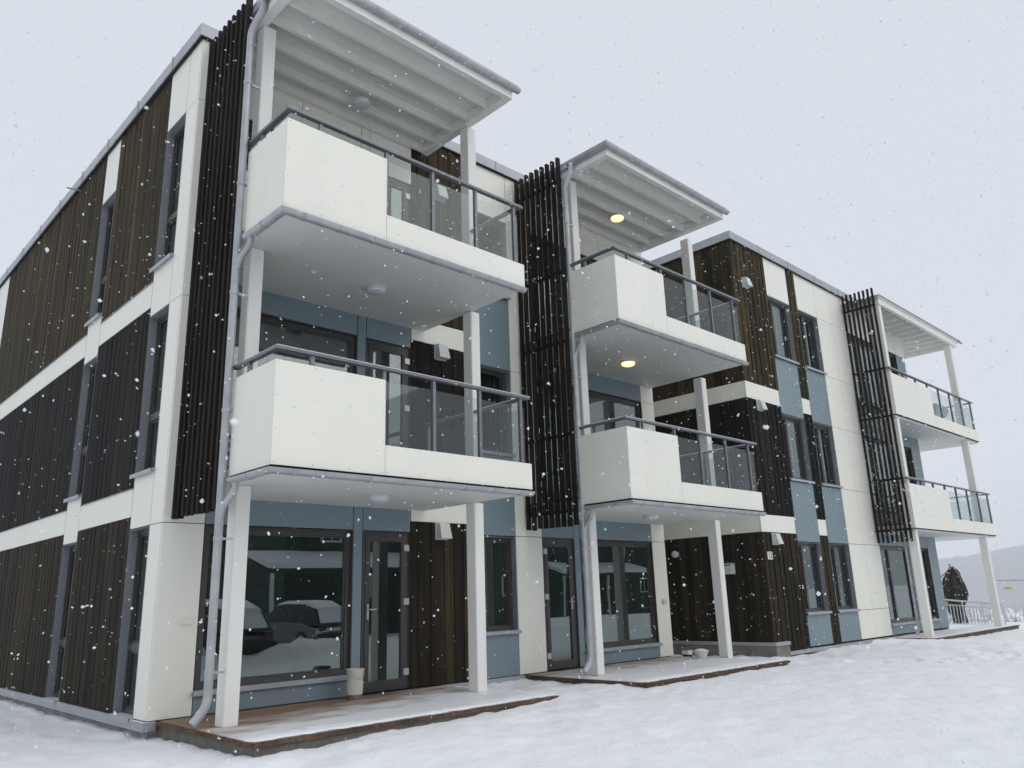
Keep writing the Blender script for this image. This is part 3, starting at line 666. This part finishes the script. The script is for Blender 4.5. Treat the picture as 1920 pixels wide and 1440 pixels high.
deck(.12, 4.12, -2.33, 0, 'brown wooden deck at the gable corner with bucket and snow along its edge')
deck(5.86, 9.9, -2.42, -.004, 'snow covered wooden deck below the middle balconies')
deck(17.1, 23.75, -2.40, -.042, 'wooden deck at the far end of the building')

# ------------------------------------------------------------------ loose things
MAT['pail'] = painted('pail_plastic', (.60, .575, .52), .4, .10, .03, scale=9); MAT['mud'] = painted('muddy_plastic', (.19, .13, .10), .7, .3, .1, scale=9)
bk = thing('bucket', (2.47, -.33, .005), 'two nested white plastic buckets standing by the glass door', 'bucket')
def ring(r0, z0, r1, z1): return [(r0, z0), (r1, z1)]
MB().lathe([(.098, 0), (.100, .055)]).build('muddy_base', 'mud', bk, True)
MB().lathe([(.1005, .056), (.108, .19), (.114, .19), (.115, .205), (.108, .206)]).build('outer_bucket', 'pail', bk, True)
MB().lathe([(.100, .2065), (.112, .345), (.118, .345), (.119, .362), (.112, .365), (.106, .36), (.098, .22)]).build('inner_bucket', 'pail', bk, True)
hb = MB(); hb.tube([(.115*math.cos(a), -.115*abs(math.sin(a))-.006, .345-.09*math.sin(a)) for a in [math.pi*i/12 for i in range(13)]], .003, 6); hb.build('handle', 'steel', bk, True)
cr = thing('crate', (10.2, -.15, -.06), 'small grey crate with dark base by the cream pilaster', 'crate')
MB().box((-.07, -.06, .0), (.07, .07, .07)).build('base', 'dark', cr); MB().box((-.075, -.065, .072), (.075, .075, .15)).build('body', 'vent', cr); MB().box((-.08, -.07, .152), (.08, .08, .162)).build('rim', 'skirt', cr)
tb = thing('tub', (10.52, -.25, -.06), 'low white tub with snow in it beside the small crate', 'tub')
MB().lathe([(.10, 0), (.15, .11), (.165, .115), (.165, .125), (.145, .125)]).build('shell', 'leaf_white', tb, True); MB().lathe([(.143, .10), (.12, .135), (.06, .155), (.01, .16)]).build('snow_fill', 'snow', tb, True)

# ------------------------------------------------------------------ beyond the far end
MAT['galv'] = painted('galvanised', (.55, .57, .59), .4, .08, .02, metal=.4)
MAT['cloth'] = painted('dark_cloth', (.03, .026, .027), .8, .35, .3, scale=9)
rl = thing('stair_railing', (26.0, -.5, -.1), 'white metal stair railing with upright bars beyond the far deck', 'railing')
def yz(t): return .30-1.75*t, .67-.19*t, -.13+.06*t
for (o_, r_) in ((0, .028), (-.15, .018)):
    a, b = yz(0), yz(1); MB().tube([(0, a[0]+.5, a[1]+o_+.1), (0, b[0]+.5, b[1]+o_+.1)], r_, 8).build('rail', 'galv', rl, True)
for i in range(19):
    y, zt, zb = yz(i/18); MB().tube([(0, y+.5, zb-.2+.1), (0, y+.5, zt-(.15 if i % 6 else 0)+.1)], .016 if i % 6 else .024, 6).build('baluster' if i % 6 else 'post', 'galv', rl, True)
MAT['yellow'] = painted('yellow_paint', (.42, .40, .14), .5, .1, .02)
box('tag', 'yellow', rl, (25.95, .14, .46), (25.965, .25, .60))
ps = thing('folded_parasol', (26.75, .13, -.15), 'dark folded cloth parasol dusted with snow behind the white stair railing', 'parasol')
v = []; f = []; NS = 36; lev = [(.0, .17), (.25, .19), (.5, .22), (.75, .27), (.95, .33), (1.1, .34), (1.3, .30), (1.5, .25), (1.68, .18), (1.80, .11), (1.86, .04)]
for li, (z, r) in enumerate(lev):
    for i in range(NS):
        a = 2*math.pi*i/NS; rr = r*(1+.16*math.sin(a*7+z*1.3)+.15*math.sin(a*3+z*5)+random.uniform(-.2, .2)); v.append((rr*math.cos(a), rr*math.sin(a)+.06*math.sin(z*2.2)-.03, z+random.uniform(-.05, .05)))
for li in range(len(lev)-1):
    for i in range(NS): j = (i+1) % NS; f.append((li*NS+i, li*NS+j, (li+1)*NS+j, (li+1)*NS+i))
MB().add(v, f).build('canopy_cloth', 'cloth', ps, True)
MB().tube([(0, .02, -.2), (0, .02, 1.98)], .025, 8).build('pole', 'rail', ps, True); MB().tube([(0, .05, 1.78), (-.02, .42, 1.52)], .02, 8).build('arm', 'rail', ps, True)
MB().tube([(-.05, -.08, 1.93), (-.12, -.26, 1.62), (-.2, -.33, 1.35)], .018, 8).build('rib', 'rail', ps, True); MB().tube([(-.02, .2, 1.22), (-.05, .42, 1.2)], .018, 8).build('crank_arm', 'rail', ps, True)
sn = MB()
for i in range(26):
    z, r = random.choice(lev[1:9]); a = random.uniform(2.4, 5.6); c = Vector((r*1.06*math.cos(a), r*1.06*math.sin(a), z)); s = random.uniform(.012, .035)
    sn.lathe([(.2*s, -.5*s), (s, 0), (.6*s, .5*s), (.1*s, .6*s)], c, 7)
so_ = sn.build('snow_patches', 'snow', ps, True); so_['kind'] = 'stuff'
# covered table on the top far balcony
tbl = thing('garden_table', (21.6, -1.75, 2*H-.155), 'grey covered garden table on the top far end balcony', 'table')
MB().box((-.5, -.3, .68), (.5, .3, .73)).build('table_top', 'reveal', tbl)
MB().add([(-.52, -.32, .67), (.52, -.32, .67), (.52, .32, .67), (-.52, .32, .67), (-.36, -.2, .3), (.36, -.2, .3), (.36, .2, .3), (-.36, .2, .3)], [(0, 1, 5, 4), (1, 2, 6, 5), (2, 3, 7, 6), (3, 0, 4, 7)]).build('cover', 'reveal', tbl)
for sx in (-1, 1):
    for sy in (-1, 1): MB().box((sx*.34-.02, sy*.18-.02, 0), (sx*.34+.02, sy*.18+.02, .30)).build('leg', 'rail', tbl)

# ------------------------------------------------------------------ trees
MAT['bark'] = painted('bark', (.06, .048, .04), .9, .3, .5, scale=9)
def leafmat(name, c0, c1, c2):
    M, t, b = newmat(name); n = pos_noise(t, 2.6, detail=4); r = ramp(t, n.outputs[0], [(.30, c0), (.52, c1), (.70, c2)]); t.links.new(r.outputs[0], b.inputs['Base Color']); b.inputs['Roughness'].default_value = .8; return M
MAT['needle'] = leafmat('snowy_needles', (.018, .032, .020), (.035, .055, .035), (.55, .58, .60))
def conifer_mesh(h, seed, sprays=420):
    rs = random.Random(seed); v = []; f = []
    for i in range(sprays):
        t = rs.random()**.75; z = h*(.08+.9*t); R_ = h*.20*(1-t)**.85+.05; a = rs.uniform(0, 2*math.pi); L = R_*rs.uniform(.65, 1.15); wd = L*rs.uniform(.25, .42)
        d = Vector((math.cos(a), math.sin(a), 0)); s = Vector((-d.y, d.x, 0)); dr = -L*rs.uniform(.25, .5)
        p0 = Vector((0, 0, z)); p1 = p0+d*L*.55+s*wd+Vector((0, 0, dr*.45)); p2 = p0+d*L+Vector((0, 0, dr)); p3 = p0+d*L*.55-s*wd+Vector((0, 0, dr*.45)); p4 = p0+d*L*.5+Vector((0, 0, dr*.2+wd*.3))
        n = len(v); v += [p0, p1, p2, p3, p4]; f += [(n, n+1, n+4), (n+1, n+2, n+4), (n+2, n+3, n+4), (n+3, n, n+4)]
    me = bpy.data.meshes.new('crown'); me.from_pydata([tuple(p) for p in v], [], f); me.materials.append(MAT['needle']); return me
def trunk_mesh(h):
    mb = MB(); mb.sweep([(0, 0, -.3), (.01*h, 0, h*.35), (0, .008*h, h*.7), (0, 0, h*.97)], [(1*math.cos(a)*.018*h, math.sin(a)*.018*h) for a in [2*math.pi*i/7 for i in range(7)]])
    n = len(mb.v)//4
    for k in range(4):
        sc = (1, .75, .4, .08)[k]
        c = sum((Vector(p) for p in mb.v[k*n:(k+1)*n]), Vector())/n
        for q in range(k*n, (k+1)*n): mb.v[q] = tuple(c+(Vector(mb.v[q])-c)*sc)
    me = bpy.data.meshes.new('trunk'); me.from_pydata(mb.v, [], mb.f); me.materials.append(MAT['bark']); return me
kinds = [(conifer_mesh(9, s, 800), trunk_mesh(9)) for s in (1, 2, 3)]
def tree(x, y, z, sc, kind, label, group):
    t = thing('spruce_tree', (x, y, z), label, 'tree', group, random.uniform(0, 6.28)); t.scale = (sc, sc, sc)
    link('crown', kinds[kind][0], None, t); link('trunk', kinds[kind][1], None, t)
def gz(x, y): return float(snow_h(np.array([float(x)]), np.array([float(y)]))[0])
MAT['far_needle'] = leafmat('far_needles', (.02, .03, .025), (.045, .06, .05), (.16, .18, .18))
rt = np.random.RandomState(5); tv = []; tf = []; tn = 0
bases = [(np.array([v.co[:] for v in k_[0].vertices]), np.array([p.vertices[:] for p in k_[0].polygons])) for k_ in [(conifer_mesh(9, s_, 70),) for s_ in (4, 5, 6)]]
for i in range(1700):
    ang = rt.uniform(-.03, .40); d = 450+1900*rt.rand()**.8; x = -3.5+d*math.cos(ang); y = -9.5+d*math.sin(ang); bv, bf_ = bases[i % 3]
    tv.append(bv*np.array((1.2, 1.2, 1))*rt.uniform(1.1, 2.3)+np.array((x, y, gz(x, y)-.3))); tf.append(bf_+tn); tn += len(bv)
wd_ = link('far_wood', npmesh('far_wood', np.concatenate(tv), np.concatenate(tf), 'far_needle', False)); wd_['kind'] = 'stuff'; wd_['label'] = 'pale far-off wood in the valley haze'
# forest hill
MAT['hill'] = leafmat('forest_hill', (.03, .045, .04), (.06, .075, .07), (.35, .37, .39))
hx = np.linspace(-700, 900, 420); hr = np.linspace(0, 1, 40)
U_, R_ = np.meshgrid(hx, hr)
prof = np.interp(hx, [-700, -300, 0, 200, 420, 650, 900], [250, 215, 185, 160, 105, 70, 40])
Zh = -75+(prof[None, :]+75)*np.sin(R_*math.pi/2)**.8 + R_*22*fbm(U_, R_*400, 21, .012, 3) + R_*13*fbm(U_, R_*400, 22, .16, 3)
Xh = 2300+R_*1300+.3*U_; Yh = U_*2.6
id_ = np.arange(U_.size).reshape(U_.shape); F_ = np.stack([id_[:-1, :-1].ravel(), id_[:-1, 1:].ravel(), id_[1:, 1:].ravel(), id_[1:, :-1].ravel()], 1)
hl = link('hill', npmesh('hill', np.stack([Xh.ravel(), Yh.ravel(), Zh.ravel()], 1), F_, 'hill', False)); hl['kind'] = 'structure'
# cable with a yellow tag, far right
cb = thing('overhead_cable', (60, 0, gz(60, 6)), 'thin dark cable with a yellow tag seen past the far column', 'cable')
z0 = -gz(60, 6); CY = 8.33
MB().tube([(0, CY, z0+1.27), (0, CY-8, z0+1.13), (0, CY-18, z0+1.2)], .035, 6).build('wire', 'rail', cb, True)
for y in (CY, CY-18): MB().lathe([(.07, -.5), (.06, z0+1.35), (.05, z0+1.4)], (0, y, 0), 8).build('post', 'bark', cb, True)
MB().lathe([(.02, 0), (.28, .04), (.22, .16), (.04, .22)], (0, CY-1.0, z0+.62), 10).build('tag', 'yellow', cb, True)

# ------------------------------------------------------------------ across the street (behind the camera; the window panes mirror it)
MAT['green'] = painted('green_boards', (.028, .060, .042), .7, .2, .3, sz=.1, scale=12); MAT['wtrim'] = painted('white_trim', (.7, .7, .68), .5, .05, .02)
def house(hx0, hy0, hlab):
    hs = thing('timber_house', (hx0, hy0, -.45), hlab, 'house', 'green timber houses across the street')
    MB().box((0, -9, 0), (18, 0, 6.3)).build('wall', 'green', hs)
    rfm = MB(); rfm.add([(-.8, .7, 6.2), (18.8, .7, 6.2), (18.8, -4.5, 9.0), (-.8, -4.5, 9.0), (-.8, -9.7, 6.2), (18.8, -9.7, 6.2), (-.8, .7, 6.45), (18.8, .7, 6.45), (18.8, -4.5, 9.3), (-.8, -4.5, 9.3), (-.8, -9.7, 6.45), (18.8, -9.7, 6.45)], [(0, 1, 2, 3), (3, 2, 5, 4), (6, 9, 8, 7), (9, 10, 11, 8), (0, 6, 7, 1), (4, 5, 11, 10), (0, 3, 9, 6), (3, 4, 10, 9), (1, 7, 8, 2), (2, 8, 11, 5)]); rfm.build('roof', 'snow', hs)
    MB().add([(-2, .02, 3.9), (9, .02, 3.9), (9, 2.4, 3.25), (-2, 2.4, 3.25), (-2, .02, 4.15), (9, .02, 4.15), (9, 2.4, 3.5), (-2, 2.4, 3.5)], BF).build('porch_roof', 'snow', hs)
    MB().box((-2, 2.3, 3.05), (9, 2.42, 3.24)).build('porch_beam', 'green', hs)
    for x in (-1.8, 3.5, 8.8): MB().box((x-.07, 2.28, 0), (x+.07, 2.4, 3.04)).build('post', 'wtrim', hs)
    for i in range(30): MB().box((.3+i*.6, .004, .1), (.34+i*.6, .03, 6.2)).build('batten', 'green', hs)
    for (x, z) in ((4.3, 1.9), (11, 1.7), (15, 1.7), (2.5, 4.6), (8, 4.6), (13, 4.6)):
        wn = MB().box((x-.6, .0, z), (x-.5, .06, z+1.2)).box((x+.5, 0, z), (x+.6, .06, z+1.2)).box((x-.5, 0, z), (x+.5, .06, z+.1)).box((x-.5, 0, z+1.1), (x+.5, .06, z+1.2)).box((x-.03, 0, z+.1), (x+.03, .055, z+1.1)).build('window', 'wtrim', hs)
        box('pane', 'dark', wn, (hx0+x-.5, hy0+.01, -.45+z+.1), (hx0+x+.5, hy0+.02, -.45+z+1.1))
house(15.5, -26, 'dark green timber house with snowy roof across the street behind the parked cars')
house(42, -33, 'dark green timber house with snowy roof, farther along the street past the red car')
MAT['carpaint'] = painted('car_paint', (.02, .021, .024), .25, .1, .01); MAT['tyre'] = painted('tyre_rubber', (.02, .02, .02), .8, .1, .1); MAT['tail'] = painted('tail_lamp', (.08, .012, .012), .3, .1, .01)
MAT['wine'] = painted('red_paint', (.16, .02, .025), .3, .1, .01)
def car(loc, rz, paint, label, snowy=1):
    t = thing('parked_car', loc, label, 'car', 'cars parked across the street', rz)
    L = [(-2.2, .35, .62, .85, .70), (-2.1, .28, .72, .9, .82), (-1.3, .24, .92, .9, .9), (-.2, .22, .96, .9, .9), (.8, .22, .95, .9, .9), (1.5, .24, .9, .9, .88), (2.1, .28, .78, .88, .78), (2.25, .38, .62, .8, .66)]
    def loft(st, ringf):
        v = []; f = []
        for s in st: v += ringf(*s)
        n = len(v)//len(st)
        for i in range(len(st)-1):
            for j in range(n): k = (j+1) % n; f.append((i*n+j, i*n+k, (i+1)*n+k, (i+1)*n+j))
        f.append(tuple(range(n))[::-1]); f.append(tuple((len(st)-1)*n+j for j in range(n))); return v, f
    def rb(x, zb, zt, w0, w1): return [(x, -w0*.92, zb), (x, w0*.92, zb), (x, w0, (zb+zt)/2), (x, w1, zt), (x, w1*.6, zt+.04), (x, -w1*.6, zt+.04), (x, -w1, zt), (x, -w0, (zb+zt)/2)]
    MB().add(*loft(L, rb)).build('body', paint, t, True)
    Gs = [(-2.05, .86, .88, .8, .7), (-1.75, .86, 1.42, .84, .66), (-1.2, .88, 1.60, .86, .66), (0, .9, 1.64, .86, .68), (.5, .9, 1.58, .86, .66), (1.35, .9, .94, .84, .7)]
    def rg(x, zb, zt, w0, w1): return [(x, -w0, zb), (x, w0, zb), (x, w1, zt), (x, -w1, zt)]
    MB().add(*loft(Gs, rg)).build('cabin_glass', 'glass' if 0 else 'carpaint', t, True)
    if snowy:
        MB().add(*loft([(-1.85, 1.40, 1.47, .60, .5), (-1.2, 1.58, 1.70, .66, .56), (0, 1.62, 1.75, .68, .58), (.55, 1.55, 1.66, .66, .52)], rg)).build('roof_snow', 'snow', t, True)
        MB().add(*loft([(1.3, .93, 1.02, .8, .66), (1.8, .88, .97, .78, .64), (2.1, .80, .86, .7, .56)], rg)).build('bonnet_snow', 'snow', t, True)
    if snowy: MB().add([(-2.07, -.62, .96), (-2.07, .62, .96), (-1.80, .56, 1.42), (-1.80, -.56, 1.42), (-2.03, -.6, .93), (-2.03, .6, .93), (-1.76, .54, 1.42), (-1.76, -.54, 1.42)], BF).build('rear_snow', 'snow', t)
    for x in (-1.35, 1.4):
        for s in (-1, 1):
            wv = MB(); wv.sweep([(x, s*.72, .33), (x, s*.93, .33)], [(.33*math.cos(a), .33*math.sin(a)) for a in [2*math.pi*i/18 for i in range(18)]]); wh = wv.build('wheel', 'tyre', t, True)
            rv = MB(); rv.sweep([(x, s*.932, .33), (x, s*.94, .33)], [(.21*math.cos(a), .21*math.sin(a)) for a in [2*math.pi*i/14 for i in range(14)]]); rv.build('rim', 'steel', wh, True)
    for s in (-1, 1):
        MB().box((-2.17, s*.58-.14, .62), (-2.10, s*.58+.14, .84)).build('tail_light', 'tail', t); MB().box((2.12, s*.58-.15, .6), (2.2, s*.58+.15, .72)).build('headlight', 'vent', t)
        MB().box((.72, s*.9-.02, .98), (.86, s*.9+s*.16, 1.10)).build('wing_mirror', paint, t)
    MB().box((-2.28, -.8, .38), (-2.15, .8, .58)).build('bumper', 'tyre', t)
car((6.2, -13.3, gz(6.2, -13.3)), math.radians(255), 'carpaint', 'dark snow topped car parked nearest, mirrored in the corner window')
car((12.2, -18.5, gz(12.2, -18.5)), math.radians(262), 'rail', 'grey snow topped car parked behind the dark one')
car((33.0, -24.5, gz(33.0, -24.5)), math.radians(10), 'wine', 'dark red car parked before the green house')
rt = random.Random(9)
for i in range(26):
    x = -8+i*2.9+rt.uniform(-1, 1); y = -42+rt.uniform(-9, 5)
    tree(x, y, gz(x, y)-.1, rt.uniform(.7, 1.15), i % 3, 'snowy dark spruce in the row across the street, mirrored in the windows', 'spruces across the street')

# ------------------------------------------------------------------ falling snow
rs = np.random.RandomState(3); v = []; f = []
ico = [(-1, 0, 0), (1, 0, 0), (0, -1, 0), (0, 1, 0), (0, 0, -1), (0, 0, 1)]; icf = [(0, 2, 5), (2, 1, 5), (1, 3, 5), (3, 0, 5), (2, 0, 4), (1, 2, 4), (3, 1, 4), (0, 3, 4)]
camp = np.array((-3.4968, -9.564, 1.2)); NF = 44000
P_ = rs.rand(NF, 3)*np.array((36, 11.5, 10.0))+np.array((-9, -10.5, -.2)); D_ = np.linalg.norm(P_-camp, axis=1)
P_ = P_[~((P_[:, 1] > -2.6) & (P_[:, 0] > -.2)) & (P_[:, 2] > snow_h(P_[:, 0], P_[:, 1])+.05) & (D_ > 1.7)]
NR = rs.rand(500, 3)*np.array((2.6, 2.6, 2.2))+camp+np.array((-.7, .2, -.9)); dn = np.linalg.norm(NR-camp, axis=1); P_ = np.concatenate([P_, NR[(dn > .75) & (dn < 1.9)]])
P_ = np.repeat(P_, 1+(rs.rand(len(P_)) > .72).astype(int)*rs.randint(1, 4, len(P_)), axis=0); n_ = len(P_); D_ = np.linalg.norm(P_-camp, axis=1)
R0 = (.0029+.0062*rs.rand(n_)**3)*np.clip(D_/4, .42, 1); P_ = P_+rs.normal(0, .0035, (n_, 3))*np.clip(D_/4, .4, 1)[:, None]
S_ = rs.uniform(.6, 1.5, (n_, 3)); v = (P_[:, None, :]+np.array(ico)[None]*(R0[:, None]*S_)[:, None, :]).reshape(-1, 3)
f = (np.array(icf)[None]+6*np.arange(n_)[:, None, None]).reshape(-1, 3)
fs = link('falling_snow', npmesh('falling_snow', np.array(v), np.array(f), 'snow')); fs['kind'] = 'stuff'

# ------------------------------------------------------------------ haze
HZ = True
if HZ:
    hm = bpy.data.materials.new('haze'); hm.use_nodes = True; t = hm.node_tree; t.nodes.remove(t.nodes['Principled BSDF'])
    pv = nd(t, 'ShaderNodeVolumePrincipled'); pv.inputs['Color'].default_value = (.93, .95, .98, 1); pv.inputs['Density'].default_value = .00034; pv.inputs['Anisotropy'].default_value = .0
    t.links.new(pv.outputs[0], t.nodes['Material Output'].inputs['Volume'])
    MAT['haze'] = hm
    hz = MB().box((-4100, -4100, -120), (4100, 4100, 330)).build('haze', 'haze'); hz['kind'] = 'stuff'
print('boards', BOARDS[0], 'objects', len(bpy.data.objects))
